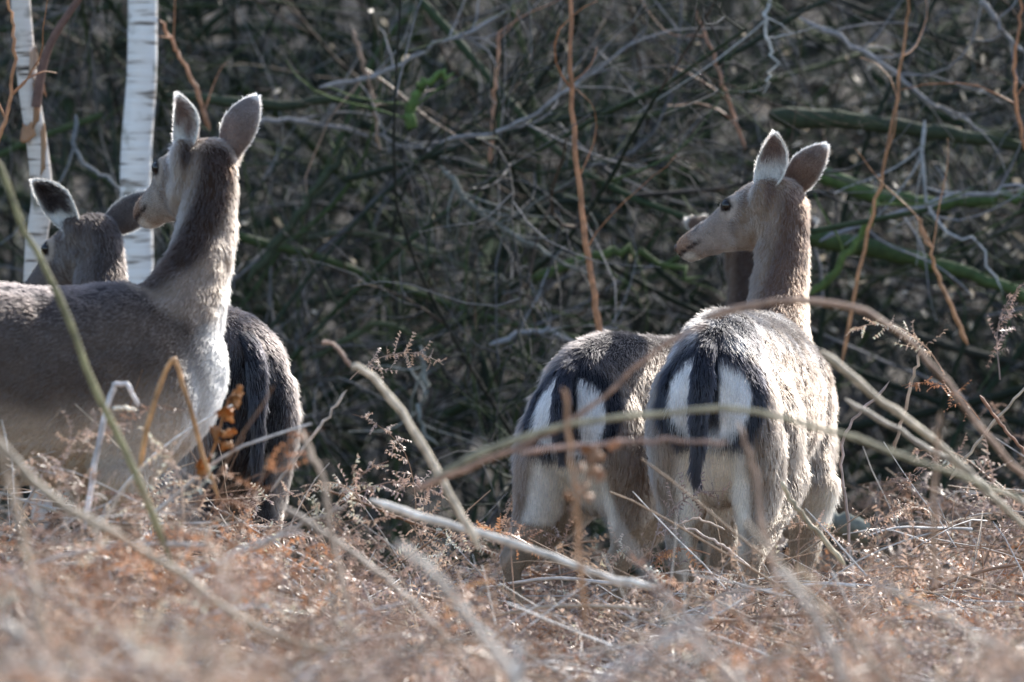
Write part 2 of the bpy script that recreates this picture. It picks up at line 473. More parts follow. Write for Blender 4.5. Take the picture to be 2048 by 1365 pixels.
limb(b2, off, [(72, 215), (84, 140), (105, 80), (150, 10), (200, -60)], 26.86, 20, (0.16, 0.09, 0.07))
limb(b1, np.array(b1.location), [(286, -30), (330, -160), (420, -330)], 27.6, 26, (0.2, 0.18, 0.17))
for (x, y, w, h, c) in [(62, 262, 40, 34, (0.50, 0.26, 0.13)), (72, 205, 17, 90, (0.42, 0.22, 0.11)), (86, 300, 13, 90, (0.45, 0.27, 0.15)),
                        (78, 175, 24, 44, (0.22, 0.11, 0.06)), (66, 120, 22, 40, (0.5, 0.36, 0.26))]:
    nu, nv = 7, 6
    U, V = np.meshgrid(np.linspace(-1, 1, nu), np.linspace(0, 1, nv))
    r = 0.024
    ang = U * (0.9 + 0.5 * V)
    rad = r + 0.006 * V ** 2 + 0.006 * np.abs(U) ** 3 * rng.uniform(.3, 1.4, U.shape)
    c0 = at(x, y, 26.9) - off
    pts = np.stack((c0[0] + (w / 50) * rad * np.sin(ang), c0[1] - rad * np.cos(ang) , c0[2] + (0.5 - V) * h / PPM * 1.1 + 0.01 * np.sin(U * 3)), -1).reshape(-1, 3)
    ii = np.arange(nu * nv).reshape(nv, nu)
    q = np.stack((ii[:-1, :-1], ii[:-1, 1:], ii[1:, 1:], ii[1:, :-1]), -1).reshape(-1, 4)
    o = obj("bark_curl", fastmesh("bark_curl", pts, [q], np.tile(np.array(c), (len(pts), 1))), M_LEAF, parent=b2)
    so = o.modifiers.new("thickness", 'SOLIDIFY'); so.thickness = 0.0015


# ------------------------------------------------------------------ deer
def loft(stations, n=22, sub=5):
    """stations: (centre, side, up, half width, half height up, half height down) -> closed tube"""
    arr = np.array([np.concatenate((c, s, u, (w, hu, hd))) for c, s, u, w, hu, hd in stations], float)
    A = resample(arr, (len(arr) - 1) * sub + 1)
    C, S, U = A[:, :3], unit(A[:, 3:6]), unit(A[:, 6:9])
    W, HU, HD = np.abs(A[:, 9]), np.abs(A[:, 10]), np.abs(A[:, 11])
    a = np.linspace(0, 2 * np.pi, n, endpoint=False)
    ca, sa = np.cos(a), np.sin(a)
    hh = np.where(sa[None] > 0, HU[:, None], HD[:, None])
    V = C[:, None] + S[:, None] * (W[:, None] * ca[None])[..., None] + U[:, None] * (hh * sa[None])[..., None]
    N = len(C); verts = np.concatenate((V.reshape(-1, 3), C[:1], C[-1:]))
    ii = np.arange(N * n).reshape(N, n)
    a0 = ii[:-1]; a1 = np.roll(a0, -1, 1); b0 = ii[1:]; b1 = np.roll(b0, -1, 1)
    q = np.stack((a0, a1, b1, b0), -1).reshape(-1, 4)
    j = np.arange(n)
    t0 = np.stack((np.full(n, N * n), np.roll(j, -1), j), -1)
    t1 = np.stack((np.full(n, N * n + 1), (N - 1) * n + j, (N - 1) * n + np.roll(j, -1)), -1)
    return verts, [q, np.concatenate((t0, t1))], np.zeros((len(verts), 3))


def round_tube(pts, radii, side=(0, 1, 0), n=16, flat=1.0):
    """tube with rounded ends; flat scales its sideways width"""
    p = np.asarray(pts, float); st = []
    T = unit(np.gradient(p, axis=0))
    r = list(radii)
    ext0 = p[0] - T[0] * r[0] * 0.8; ext1 = p[-1] + T[-1] * r[-1] * 0.8
    P = np.concatenate((ext0[None], p, ext1[None])); rr = [r[0] * 0.35] + r + [r[-1] * 0.35]
    TT = np.concatenate((T[:1], T, T[-1:]))
    for c, t, q in zip(P, TT, rr):
        s = np.array(side, float); s = unit(s - t * (s @ t)); u = np.cross(t, s)
        st.append((c, s, u, q * flat, q, q))
    return loft(st, n, 4)


def seg_dist(p, a, b):
    ab = b - a; t = np.clip(((p - a) @ ab) / max(ab @ ab, 1e-9), 0, 1)
    return np.linalg.norm(p - (a + t[:, None] * ab), axis=1), t


def make_deer(name, label, origin, theta, scale, poll_w, nose_w, ears, coat, hairs, hind=((0, 0), (0, 0)), tail_len=1.0, fat=1.0, tail_side=0.0, wide_rump=1.0, lift=0.0):
    th = R(theta)
    fwd = np.array((math.sin(th), math.cos(th), 0)); left = np.array((-math.cos(th), math.sin(th), 0)); upv = np.array((0, 0, 1.0))
    O = np.array((origin[0], origin[1], float(ground_z(origin[0], origin[1])) + lift))

    def loc(w):
        d = np.asarray(w, float) - O
        return np.array((d @ fwd, d @ left, d @ upv)) / scale

    def locdir(w):
        w = np.asarray(w, float)
        return unit(np.array((w @ fwd, w @ left, w @ upv)))

    X, Yv, Z = np.eye(3)
    lofts = []
    # trunk
    tr = [(-0.475, .700, .040, .060, .060), (-0.445, .700, .090, .095, .11), (-0.39, .695, .128, .135, .16), (-0.29, .685, .150, .168, .18),
          (-0.15, .665, .160, .182, .185), (0.0, .645, .176, .192, .20), (0.15, .635, .175, .197, .20), (0.27, .64, .150, .20, .195),
          (0.36, .645, .118, .165, .17), (0.43, .655, .080, .115, .12), (0.475, .665, .035, .05, .05)]
    lofts.append(loft([(np.array((x, 0, z)), Yv, Z, w * (fat if x > -.3 else 1 + (fat - 1) * .4) * (wide_rump if x < -.2 else 1), hu, hd) for x, z, w, hu, hd in tr], 28))
    segs = [(np.array((-.40, 0, .70)), np.array((.38, 0, .65)), .19, 'trunk', np.array((-1, 0, -.35)))]
    hooves = []
    for k, s in enumerate((1, -1)):                      # left, right hind legs
        dx, dy = hind[k]
        hip = np.array((-.29, .064 * s, .69)); stifle = np.array((-.16 + dx * .35, .105 * s + dy * .3, .49))
        hock = np.array((-.405 + dx, .080 * s + dy, .315)); fet = np.array((-.375 + dx * .9, .080 * s + dy, .09)); toe = np.array((-.345 + dx * .9, .080 * s + dy, .035))
        butt0 = np.array((-.385, .070 * s, .69)); butt1 = np.array((-.345 + dx * .5, .088 * s + dy * .5, .49))
        lofts.append(round_tube([hip, (hip + stifle) / 2 + np.array((-.02, .02 * s, 0)), stifle], [.120, .112, .078], flat=.60))
        lofts.append(round_tube([butt0, (butt0 + butt1) / 2 + np.array((-.012, .004 * s, 0)), butt1, hock * .5 + butt1 * .5 + np.array((.02, 0, -.01)), hock + np.array((.012, 0, .03))], [.080, .086, .078, .056, .030], flat=.76))
        lofts.append(round_tube([stifle, stifle * .55 + hock * .45 + np.array((.01, 0, 0)), hock], [.082, .062, .034], flat=.8))
        lofts.append(round_tube([hock + np.array((-.006, 0, .012)), hock * .75 + fet * .25, fet * .85 + hock * .15, fet, toe], [.030, .022, .018, .022, .022], flat=.85))
        segs += [(hip, stifle, .12, 'thigh', np.array((-.35, 0, -1))), (butt0, butt1, .09, 'thigh', np.array((-.15, 0, -1))),
                 (stifle, hock, .06, 'leg', hock - stifle), (hock, toe, .024, 'leg', toe - hock)]
        hooves.append(toe)
        # front leg
        sh = np.array((.29, .085 * s, .60)); el = np.array((.23, .112 * s, .46)); ca = np.array((.26, .085 * s, .27)); ff = np.array((.26, .082 * s, .085)); tt = np.array((.285, .082 * s, .033))
        lofts.append(round_tube([sh + np.array((-.02, 0, .09)), sh, el], [.10, .108, .066], flat=.62))
        lofts.append(round_tube([el, (el + ca) / 2, ca], [.060, .038, .027]))
        lofts.append(round_tube([ca, ca * .6 + ff * .4, ff, tt], [.027, .018, .021, .021]))
        segs += [(sh, el, .10, 'trunk', np.array((-.5, 0, -1))), (el, ca, .045, 'leg', ca - el), (ca, tt, .022, 'leg', tt - ca)]
        hooves.append(tt)
    # head frame
    poll = loc(poll_w); nose = loc(nose_w); hf = unit(nose - poll)
    hs = unit(np.cross(Z, hf)); hu = np.cross(hf, hs)
    K = 1.10
    hst = [(-.040, .024, .022, .03, -.012), (-.02, .044, .040, .055, -.008), (.02, .055, .050, .072, -.004), (.06, .059, .052, .080, -.002), (.10, .058, .047, .076, -.002), (.14, .047, .040, .062, -.005),
           (.18, .037, .033, .049, -.008), (.215, .032, .029, .041, -.010), (.245, .031, .026, .037, -.012), (.268, .027, .021, .030, -.014), (.284, .012, .008, .012, -.016)]
    lofts.append(loft([(poll + hf * a * K + hu * c * K, hs, hu, w * K, u * K, d * K) for a, w, u, d, c in hst], 22))
    for s in (1, -1):                                    # brow ridges and cheeks
        c = poll + hf * .098 * K + hs * s * .044 * K + hu * .020 * K
        lofts.append(round_tube([c - hf * .016, c + hf * .016], [.018, .016]))
        c = poll + hf * .05 * K + hs * s * .030 * K - hu * .036 * K
        lofts.append(round_tube([c - hf * .02, c + hf * .05 + hu * .008], [.036, .024], n=12))
    ear_base = []
    for k, (edir, eface, elen) in enumerate(ears):
        s = 1 if k == 0 else -1
        eb = poll + hs * s * .050 + hu * .012 + hf * .012
        ear_base.append(eb); ea = locdir(edir)
        lofts.append(round_tube([eb - ea * .03 - hs * s * .012, eb, eb + ea * .018], [.034, .029, .021], n=12))
    # neck
    nb = np.array((.33, 0, .70)); ne = poll - hu * .012 - hf * .004
    dn = np.linalg.norm(ne - nb)
    c1 = nb + unit((.55, 0, .75)) * dn * .38; c2 = ne - unit(np.array((0.02, 0, 1.0)) * .9 + hu * .25 - hf * 0.10) * dn * .38
    tt_ = np.linspace(0, 1, 9)[:, None]
    NP = (1 - tt_) ** 3 * nb + 3 * (1 - tt_) ** 2 * tt_ * c1 + 3 * (1 - tt_) * tt_ ** 2 * c2 + tt_ ** 3 * ne
    NT = unit(np.gradient(NP, axis=0))
    # the crest of the neck turns from the body's back to the back of the head
    crest0 = np.array((-1.0, 0, .3)); crest1 = -hf * .9 + hu * .35
    st = []
    crest = []
    for i in range(9):
        f = i / 8; t = NT[i]
        cr_ = crest0 * (1 - f) + crest1 * f; cr_ = unit(cr_ - t * (cr_ @ t)); sd = unit(np.cross(cr_, t))
        crest.append(cr_)
        w = np.interp(f, (0, .15, .35, .6, .85, 1), (.105, .088, .070, .061, .057, .054))
        h = np.interp(f, (0, .15, .35, .6, .85, 1), (.130, .108, .082, .067, .062, .052))
        st.append((NP[i], sd, cr_, w, h, h))
    lofts.append(loft(st, 24))
    crest = np.array(crest)
    for i in range(8):
        segs.append((NP[i], NP[i + 1], .08 if i > 2 else .10, 'neck', NP[i] - NP[i + 1]))
    lofts.append(round_tube([np.array((-.41, 0, .63)), np.array((-.375, 0, .55)), np.array((-.31, 0, .47))], [.055, .066, .06]))
    segs.append((poll + hf * .0, poll + hf * .28, .055, 'head', -hf))

    me0 = fastmesh(name + "_rough", *merge(lofts)[:2])
    tmp = bpy.data.objects.new("tmp", me0); col_root.objects.link(tmp)
    rm = tmp.modifiers.new("r", 'REMESH'); rm.mode = 'VOXEL'; rm.voxel_size = .0088
    sm = tmp.modifiers.new("s", 'SMOOTH'); sm.factor = .5; sm.iterations = 5
    dg = bpy.context.evaluated_depsgraph_get(); dg.update()
    body = bpy.data.meshes.new_from_object(tmp.evaluated_get(dg))
    bpy.data.objects.remove(tmp)
    body.name = name + "_body"
    body.polygons.foreach_set("use_smooth", np.ones(len(body.polygons), bool))

    nv = len(body.vertices); co = np.zeros(nv * 3, np.float32); body.vertices.foreach_get("co", co); co = co.reshape(-1, 3).astype(float)
    no = np.zeros(nv * 3, np.float32); body.vertices.foreach_get("normal", no); no = no.reshape(-1, 3).astype(float)
    eyes = [poll + hf * .110 + hs * s * .0585 + hu * .019 for s in (1, -1)]

    def fields(p):
        W = []; F = 0; tot = 0
        part = {}
        neck_t = np.zeros(len(p)); nbest = np.full(len(p), 9.0)
        ni = 0
        for a, b_, r, kind, d in segs:
            ds, t = seg_dist(p, a, b_)
            w = 1.0 / np.maximum(ds / r, .25) ** 5
            part[kind] = part.get(kind, 0) + w
            F = F + w[:, None] * unit(d)[None]; tot = tot + w
            if kind == 'neck':
                m_ = ds < nbest; nbest = np.where(m_, ds, nbest); neck_t = np.where(m_, (ni + t) / 8, neck_t); ni += 1
        return {k: x / tot for k, x in part.items()}, unit(F), neck_t

    def colour(p, nr):
        part, F, ntt = fields(p)
        x, y, z = p.T
        n1 = vnoise(p, 14); n2 = vnoise(p, 45); n3 = vnoise(p, 6)
        # trunk: dark back, brown flank, pale belly
        up = np.clip((z - .64) / .2, -1.2, 1.2) * .75 + nr[:, 2] * .35 + (n3 - .5) * .35
        c = mixc(coat['flank'], coat['back'], sstep(.45, .95, up))
        c = mixc(c, coat['low'], sstep(coat.get('low_at', -.15), -.60, up + (n1 - .5) * .3))
        c = mixc(c, coat['belly'], sstep(-.65, -.95, up))
        if coat.get('grizzle_sheen'):
            g = sstep(.35, .75, up) * sstep(.48, .60, n2 * .7 + n1 * .3) * coat['grizzle_sheen']
            c = mixc(c, (.34, .32, .31), g * .75)  # grizzled back, with its frosty sheen painted in as pale flecks
            dk = sstep(.1, .5, up) * sstep(.52, .64, vnoise(p, 20))
            c = mixc(c, (.03, .03, .035), dk * .75)
        # pale front of the chest
        ch = sstep(.34, .44, x) * sstep(.3, .8, nr[:, 0]) * part['trunk']
        c = mixc(c, coat['chest'], ch)
        # thigh: a little paler, cream inside and behind
        inner = sstep(.1, -.5, nr[:, 1] * np.sign(y)) * sstep(.64, .54, z)
        th_ = part['thigh'] + part['leg']
        c = mixc(c, coat['thigh'], np.clip(th_ * 1.2 - .3, 0, 1) * sstep(.84, .66, z))
        c = mixc(c, coat['inner'], inner * np.clip(th_ * 1.5, 0, 1))
        c = mixc(c, coat['leg'], sstep(.45, .75, part['leg']))
        # rump: white patch ringed with black either side of the tail
        if coat.get('rump'):
            rear = sstep(-.34, -.40, x) * sstep(.25, -.15, nr[:, 0])
            yy = np.abs(y - .0); zt = (z - .66) / .115
            ring = np.sqrt((yy / .120) ** 2 + np.where(zt > 0, zt * .90, zt * .92) ** 2) + (n1 - .5) * .08
            black = sstep(1.06, .98, ring) * sstep(.74, .80, ring) + sstep(.030, .022, yy) * sstep(.55, .62, z)
            white = sstep(.80, .74, ring)
            below = sstep(.60, .54, z) * sstep(.085, .05, yy)
            rc = mixc(c, coat['under_tail'], np.clip(below, 0, 1))
            rc = mixc(rc, (.80, .79, .78), white)
            rc = mixc(rc, (.012, .012, .016), np.clip(black, 0, 1) * sstep(.53, .57, z))
            c = mixc(c, rc, rear * (z < .82))
        elif coat.get('dark_rump'):
            rear = sstep(-.33, -.42, x) * sstep(.25, -.15, nr[:, 0]) * sstep(.100, .070, np.abs(y) + (n1 - .5) * .05) * sstep(.80, .72, z)
            c = mixc(c, (.018, .016, .017), rear)
        # neck
        ncr = np.stack([np.interp(ntt, np.linspace(0, 1, 9), crest[:, k]) for k in range(3)], -1)
        dors = (nr * ncr).sum(1) + (n1 - .5) * .25
        nc = mixc(coat['neck'], coat['crest'], sstep(.45, .85, dors))
        nc = mixc(nc, coat['throat'], sstep(-.25, -.8, dors) * coat.get('throat_amt', 1))
        # head
        d = (p - poll) / K; a = d @ hf; b_ = np.abs(d @ hs); cz = d @ hu
        hc = mixc(coat['face'], coat['crest'], sstep(.02, -.03, a) * sstep(-.02, .03, cz))
        hc = mixc(hc, coat['brow'], sstep(.028, .046, cz - (a > .1) * .0) * sstep(.05, .09, a) * .8)
        hc = mixc(hc, coat['jaw'], sstep(-.025, -.06, cz + a * .12))
        hc = mixc(hc, coat['muzzle'], sstep(.215, .245, a))
        hc = mixc(hc, (.06, .05, .05), sstep(.012, .006, np.abs(a - .212)) * sstep(-.01, .01, cz) * .6)
        hc = mixc(hc, (.55, .51, .46), sstep(.225, .245, a) * sstep(-.026, -.038, cz))
        hc = mixc(hc, (.03, .02, .018), sstep(.006, .002, np.abs(cz + .026 - (.26 - a) * .10)) * sstep(.195, .215, a))
        nh = part['head']; nn = part['neck']
        s_ = part['trunk'] + part['thigh'] + part['leg']
        kn = np.clip((nn - .32) / .36, 0, 1); kn = kn * kn * (3 - 2 * kn)
        kh = np.clip((nh - .38) / .3, 0, 1)
        c = mixc(c, nc, kn * (nn > nh * .0))
        c = mixc(c, hc, kh)
        ed = np.minimum(np.linalg.norm(p - eyes[0], axis=1), np.linalg.norm(p - eyes[1], axis=1))
        c = mixc(c, coat['eye_ring'], sstep(.040, .026, ed))
        c = mixc(c, (.02, .015, .014), sstep(.020, .016, ed))
        return np.clip(c * (.85 + .3 * n2[:, None]), .004, .9), part, F, ed

    vcol, part, _, _ = colour(co, no)
    set_col(body, vcol)
    root = bpy.data.objects.new(name, None); col_root.objects.link(root)
    root.location = O; root.scale = (scale,) * 3; root.rotation_euler = (0, 0, math.pi / 2 - th)
    root["label"] = label; root["category"] = "deer"; root["group"] = "fallow deer in the bracken"
    body.materials.clear()
    obj("body", body, M_SKIN, parent=root)

    H_P, H_R, H_C = [], [], []

    def add_hair(p, nr, flow, L, c, lift_=.35, rad=.00055, curl=.15, clump=.6):
        nH = len(p); L = np.asarray(L).reshape(-1)
        flow = unit(flow - nr * (flow * nr).sum(1)[:, None])
        j = rng.normal(0, curl, (nH, 3)); jn = np.stack([vnoise(p + 7.1 * k, 30) for k in range(3)], -1) - .5
        d0 = unit(nr * lift_ + flow + j * .6 + jn * clump)
        d1 = unit(d0 * .5 + flow * .7 + nr * lift_ * .35 + j + jn * clump * .7 + np.array((0, 0, -.06)))
        p0 = p - nr * .0015; p1 = p0 + d0 * (L * .4)[:, None]; p2 = p1 + unit(d0 + d1) * (L * .3)[:, None]; p3 = p2 + d1 * (L * .3)[:, None]
        H_P.append(np.stack((p0, p1, p2, p3), 1)); H_R.append(np.tile(np.array((1, .9, .6, .15)) * rad, (nH, 1)))
        H_C.append(np.clip(c * rng.uniform(.72, 1.28, (nH, 1)), .005, .92))

    # body fur
    body.calc_loop_triangles(); ntri = len(body.loop_triangles)
    tri = np.zeros(ntri * 3, np.int32); body.loop_triangles.foreach_get("vertices", tri); tri = tri.reshape(-1, 3)
    A = co[tri[:, 0]]; Bv = co[tri[:, 1]]; Cv = co[tri[:, 2]]
    area = np.linalg.norm(np.cross(Bv - A, Cv - A), axis=1)
    hd = part['head'][tri].mean(1)
    cen = (A + Bv + Cv) / 3
    wgt = area * (1 + 2.5 * hd) * np.where(cen[:, 2] < .30, .3, 1)
    # most hairs where a viewer near the camera's side can see them
    nw = unit(np.cross(Bv - A, Cv - A)); toward = locdir((-.0, -1, .1))
    wgt = wgt * np.where(nw @ toward > -.45, 1.0, .25)
    it = rng.choice(ntri, hairs, p=wgt / wgt.sum())
    u = rng.random((hairs, 2)); fl = u.sum(1) > 1; u[fl] = 1 - u[fl]
    w3 = np.stack((1 - u.sum(1), u[:, 0], u[:, 1]), -1)
    hpnt = (co[tri[it]] * w3[..., None]).sum(1); hn = unit((no[tri[it]] * w3[..., None]).sum(1))
    hc, hpart, hF, ed = colour(hpnt, hn)
    # hair runs outwards and down over the round of the body
    fl_ = hF + np.array((0, 0, -.25)) * (hpart['trunk'] + hpart['thigh'])[:, None]
    rr_ = sstep(-.36, -.42, hpnt[:, 0]) * (1 - hpart['leg'])
    fl_ = fl_ * (1 - rr_[:, None]) + np.array((-.15, 0, -1)) * rr_[:, None]
    L = coat.get('fur_len', .024) * hpart['trunk'] + .023 * hpart['thigh'] + .011 * hpart['leg'] + .021 * hpart['neck'] + .009 * hpart['head']
    L = L * np.where((hpnt[:, 2] < .50) & (hpart['trunk'] > .6), 1.5, 1) * np.where((hpnt[:, 0] < -.40) & (hpnt[:, 2] > .5), 1.35, 1)
    keep = (ed > .017)
    L = L * rng.uniform(.6, 1.25, hairs) * sstep(.014, .04, ed)
    add_hair(hpnt[keep], hn[keep], fl_[keep], L[keep], hc[keep], .32)

    # tail
    tl = .29 * tail_len
    tp = [np.array((-.40, 0, .80)), np.array((-.462, tail_side * .1, .775)), np.array((-.500, tail_side * .4, .72)), np.array((-.515, tail_side * .7, .775 - tl * .6)), np.array((-.505, tail_side, .775 - tl))]
    TP = resample(tp, 16); TT = unit(np.gradient(TP, axis=0))
    tw = np.interp(np.linspace(0, 1, 16), (0, .25, .5, .8, 1), (.020, .022, .023, .015, .004))
    st = []
    for c, t, w in zip(TP, TT, tw):
        s = unit(Yv - t * t[1]); st.append((c, s, np.cross(t, s), w, w * .5, w * .5))
    tv, tf, _ = loft(st, 14, 2)
    tcol = np.tile(np.array(coat['tail']), (len(tv), 1))
    obj("tail", fastmesh("tail", tv, tf, tcol), M_SKIN, parent=root)
    nt_ = int(hairs * .035); i = rng.integers(0, 15, nt_); a = rng.uniform(0, 2 * np.pi, nt_)
    sd = np.array([s_[1] for s_ in st])[i]; uu = np.array([s_[2] for s_ in st])[i]
    nrm = unit(sd * np.cos(a)[:, None] + uu * np.sin(a)[:, None])
    p = TP[i] + (TP[i + 1] - TP[i]) * rng.random((nt_, 1)) + (sd * (np.cos(a) * tw[i])[:, None] + uu * (np.sin(a) * tw[i] * .5)[:, None])
    add_hair(p, nrm, TT[i], rng.uniform(.02, .04, nt_), np.tile(np.array(coat['tail']), (nt_, 1)), .16, .0006, .08)

    # ears
    for k, (edir, eface, elen) in enumerate(ears):
        s = 1 if k == 0 else -1
        ax = locdir(edir); fc = locdir(eface); fc = unit(fc - ax * (fc @ ax)); lat = np.cross(ax, fc)
        base = ear_base[k]
        nu, nvv = 22, 13
        us = np.linspace(0, 1, nu); vs = np.linspace(-1, 1, nvv)
        wd = np.interp(us, (0, .12, .3, .5, .7, .85, .95, 1), (.024, .030, .039, .042, .0345, .022, .010, .001)) * elen / .15
        wrap = np.interp(us, (0, .2, .5, 1), (2.0, 1.5, 1.0, .55))
        U_, V_ = np.meshgrid(us, vs, indexing='ij')
        aw = V_ * wrap[:, None]; rr = wd[:, None] / np.minimum(np.maximum(np.sin(np.minimum(wrap, 1.57)), .3), 1)[:, None]
        bend = -fc[None, None] * (.018 * np.sin(U_ * 2.4))[..., None]
        out = base + ax * (U_ * elen)[..., None] + lat * (rr * np.sin(aw))[..., None] + fc * (rr * (np.cos(wrap)[:, None] * .6 - np.cos(aw) * 1.0) * .8)[..., None] + bend
        nrm = np.cross(np.gradient(out, axis=0), np.gradient(out, axis=1)); nrm = unit(nrm)
        if (nrm[nu // 2, nvv // 2] @ fc) > 0:
            nrm = -nrm                                  # points out of the back of the ear
        inn = out - nrm * .004
        edge = np.maximum(sstep(.80, .97, np.abs(V_)), sstep(.90, .97, U_))
        nz = vnoise(out.reshape(-1, 3), 40).reshape(U_.shape)
        co_out = mixc(coat['ear_back'], (.72, .68, .62), edge) * (.8 + .4 * nz[..., None])
        co_in = mixc(coat['ear_in'], (.72, .68, .62), np.clip(edge + sstep(.65, .25, U_) * sstep(.42, .62, nz) * .9, 0, 1)) * (.8 + .4 * nz[..., None])
        ii = np.arange(nu * nvv).reshape(nu, nvv); off_ = nu * nvv
        q0 = np.stack((ii[:-1, :-1], ii[1:, :-1], ii[1:, 1:], ii[:-1, 1:]), -1).reshape(-1, 4)
        q1 = q0[:, ::-1] + off_
        rim = np.concatenate((ii[:, 0], ii[-1, 1:], ii[::-1, -1][1:], ii[0, ::-1][1:-1])); rn = np.roll(rim, -1)
        q2 = np.stack((rim, rn, rn + off_, rim + off_), -1)
        obj("ear", fastmesh("ear", np.concatenate((out.reshape(-1, 3), inn.reshape(-1, 3))), [q0, q1, q2], np.concatenate((co_out.reshape(-1, 3), co_in.reshape(-1, 3)))), M_EAR, parent=root)
        for surf, nn_, cc, cnt, ln, lf in ((out, nrm, co_out, int(hairs * .035), .008, .3), (inn, -nrm, co_in, int(hairs * .012), .020, .8)):
            a_ = rng.integers(0, nu - 1, cnt); b_ = rng.integers(0, nvv - 1, cnt); fu = rng.random((cnt, 1)); fv = rng.random((cnt, 1))
            g = lambda q: q[a_, b_] * (1 - fu) * (1 - fv) + q[a_ + 1, b_] * fu * (1 - fv) + q[a_, b_ + 1] * (1 - fu) * fv + q[a_ + 1, b_ + 1] * fu * fv
            rimk = (np.abs(vs[b_]) > .8) | (us[a_] > .9)
            add_hair(g(surf), unit(g(nn_)), np.tile(ax, (cnt, 1)) + lat * (np.sign(vs[b_]) * .5 * rimk)[:, None], ln * rng.uniform(.6, 1.3, cnt) * np.where(rimk, .55 if ln > .01 else 1.15, 1), g(cc), lf, .00042, .2)

    # eyes, nose pad, hooves
    for s, ec in zip((1, -1), eyes):
        th_, ph_ = np.meshgrid(np.linspace(0, np.pi, 12), np.linspace(0, 2 * np.pi, 16, endpoint=False), indexing='ij')
        sp_ = np.stack((np.sin(th_) * np.cos(ph_), np.sin(th_) * np.sin(ph_), np.cos(th_)), -1).reshape(-1, 3) * .0145
        ii = np.arange(12 * 16).reshape(12, 16)
        q = np.stack((ii[:-1], np.roll(ii[:-1], -1, 1), np.roll(ii[1:], -1, 1), ii[1:]), -1).reshape(-1, 4)
        obj("eye", fastmesh("eye", sp_ + ec - hs * s * .003, [q]), M_EYE, parent=root)
    npos = poll + (hf * .279 - hu * .010) * K
    obj("nose", fastmesh("nose", *loft([(npos + hf * a, hs, hu, w, h, h * .8) for a, w, h in ((-.02, .012, .008), (-.008, .020, .014), (.004, .018, .013), (.010, .006, .005))], 14)[:2]), M_NOSE, parent=root)
    for hpos in hooves:
        st = [(hpos + np.array((.0 + k * .010, 0, -.018 + .0 - k * .009)), Yv, np.array((1.0, 0, 0)), w, f_, b2_) for k, w, f_, b2_ in ((-.8, .020, .018, .018), (0, .024, .026, .022), (1, .027, .038, .024), (1.5, .026, .040, .024))]
        obj("hoof", fastmesh("hoof", *loft(st, 12, 2)[:2]), M_HOOF, parent=root)

    # one curves object for the coat
    HP = np.concatenate(H_P); HR = np.concatenate(H_R); HC = np.concatenate(H_C)
    cu = bpy.data.hair_curves.new(name + "_fur"); cu.add_curves([4] * len(HP))
    cu.attributes["position"].data.foreach_set("vector", HP.astype(np.float32).ravel())
    ra = cu.attributes.get("radius") or cu.attributes.new("radius", 'FLOAT', 'POINT'); ra.data.foreach_set("value", HR.astype(np.float32).ravel())
    ca_ = cu.attributes.new("col", 'FLOAT_COLOR', 'CURVE'); cc = np.ones((len(HC), 4), np.float32); cc[:, :3] = HC; ca_.data.foreach_set("color", cc.ravel())
    cu.materials.append(M_FUR)
    fo = bpy.data.objects.new("fur", cu); col_root.objects.link(fo); fo.parent = root; fo["kind"] = "stuff"
    return root


A3 = lambda *c: np.array(c)
COAT_D = dict(back=A3(.085, .075, .072), flank=A3(.115, .086, .068), low=A3(.18, .138, .105), belly=A3(.50, .43, .34), chest=A3(.6, .55, .48), thigh=A3(.185, .138, .104), inner=A3(.70, .64, .56), leg=A3(.29, .225, .165),
              neck=A3(.20, .140, .100), crest=A3(.105, .062, .043), throat=A3(.45, .38, .31), face=A3(.30, .245, .215), brow=A3(.22, .15, .105), jaw=A3(.44, .38, .33), muzzle=A3(.27, .17, .12), eye_ring=A3(.38, .31, .26),
              ear_back=A3(.16, .105, .080), ear_in=A3(.20, .14, .12), tail=A3(.012, .012, .017), under_tail=A3(.76, .69, .58), rump=True, grizzle_sheen=1.0)
COAT_A = dict(COAT_D, back=A3(.030, .025, .026), flank=A3(.080, .058, .046), low=A3(.42, .32, .235), belly=A3(.42, .31, .20), chest=A3(.72, .68, .64), neck=A3(.21, .155, .118), crest=A3(.034, .020, .014), throat=A3(.62, .56, .5), fur_len=.017, low_at=.16,
              face=A3(.30, .255, .225), jaw=A3(.42, .36, .32), ear_back=A3(.20, .155, .14), thigh=A3(.2, .155, .13), grizzle_sheen=0)
COAT_C = dict(COAT_A, back=A3(.07, .055, .052), flank=A3(.12, .092, .082), low=A3(.17, .135, .12), thigh=A3(.25, .205, .175), inner=A3(.07, .058, .052), leg=A3(.26, .21, .175), face=A3(.13, .11, .105), jaw=A3(.2, .17, .15), brow=A3(.1, .08, .07),
              neck=A3(.10, .078, .068), crest=A3(.045, .034, .03), throat=A3(.2, .17, .15), ear_back=A3(.10, .082, .078), ear_in=A3(.05, .04, .04), rump=False, dark_rump=True, tail=A3(.016, .015, .018), muzzle=A3(.1, .08, .07))
COAT_E = dict(COAT_D, back=A3(.040, .035, .036), flank=A3(.25, .19, .15), grizzle_sheen=0)
COAT_F = dict(COAT_D, neck=A3(.13, .085, .06), crest=A3(.05, .032, .025), throat=A3(.25, .19, .14), grizzle_sheen=0)

# the pale deer seen from behind, head turned to its left
tail = at(1418, 700, 24.6); t_ = R(11)
oD = (tail[0] + .46 * math.sin(t_), tail[1] + .46 * math.cos(t_))
pD = at(1562, 392, 25.56)
make_deer("deer", "pale grey-brown doe seen from behind with striped tail, head raised and turned in profile", oD, 11, 1.0, pD, pD + A3(-.222, .165, -.108),
          [((.16, -.12, .97), (-.45, -.88, .1), .140), ((.62, -.02, .76), (.30, .95, .1), .140)], COAT_D, 130000, hind=((.03, .0), (-.02, -.005)), fat=.88, wide_rump=.87, tail_side=.02)
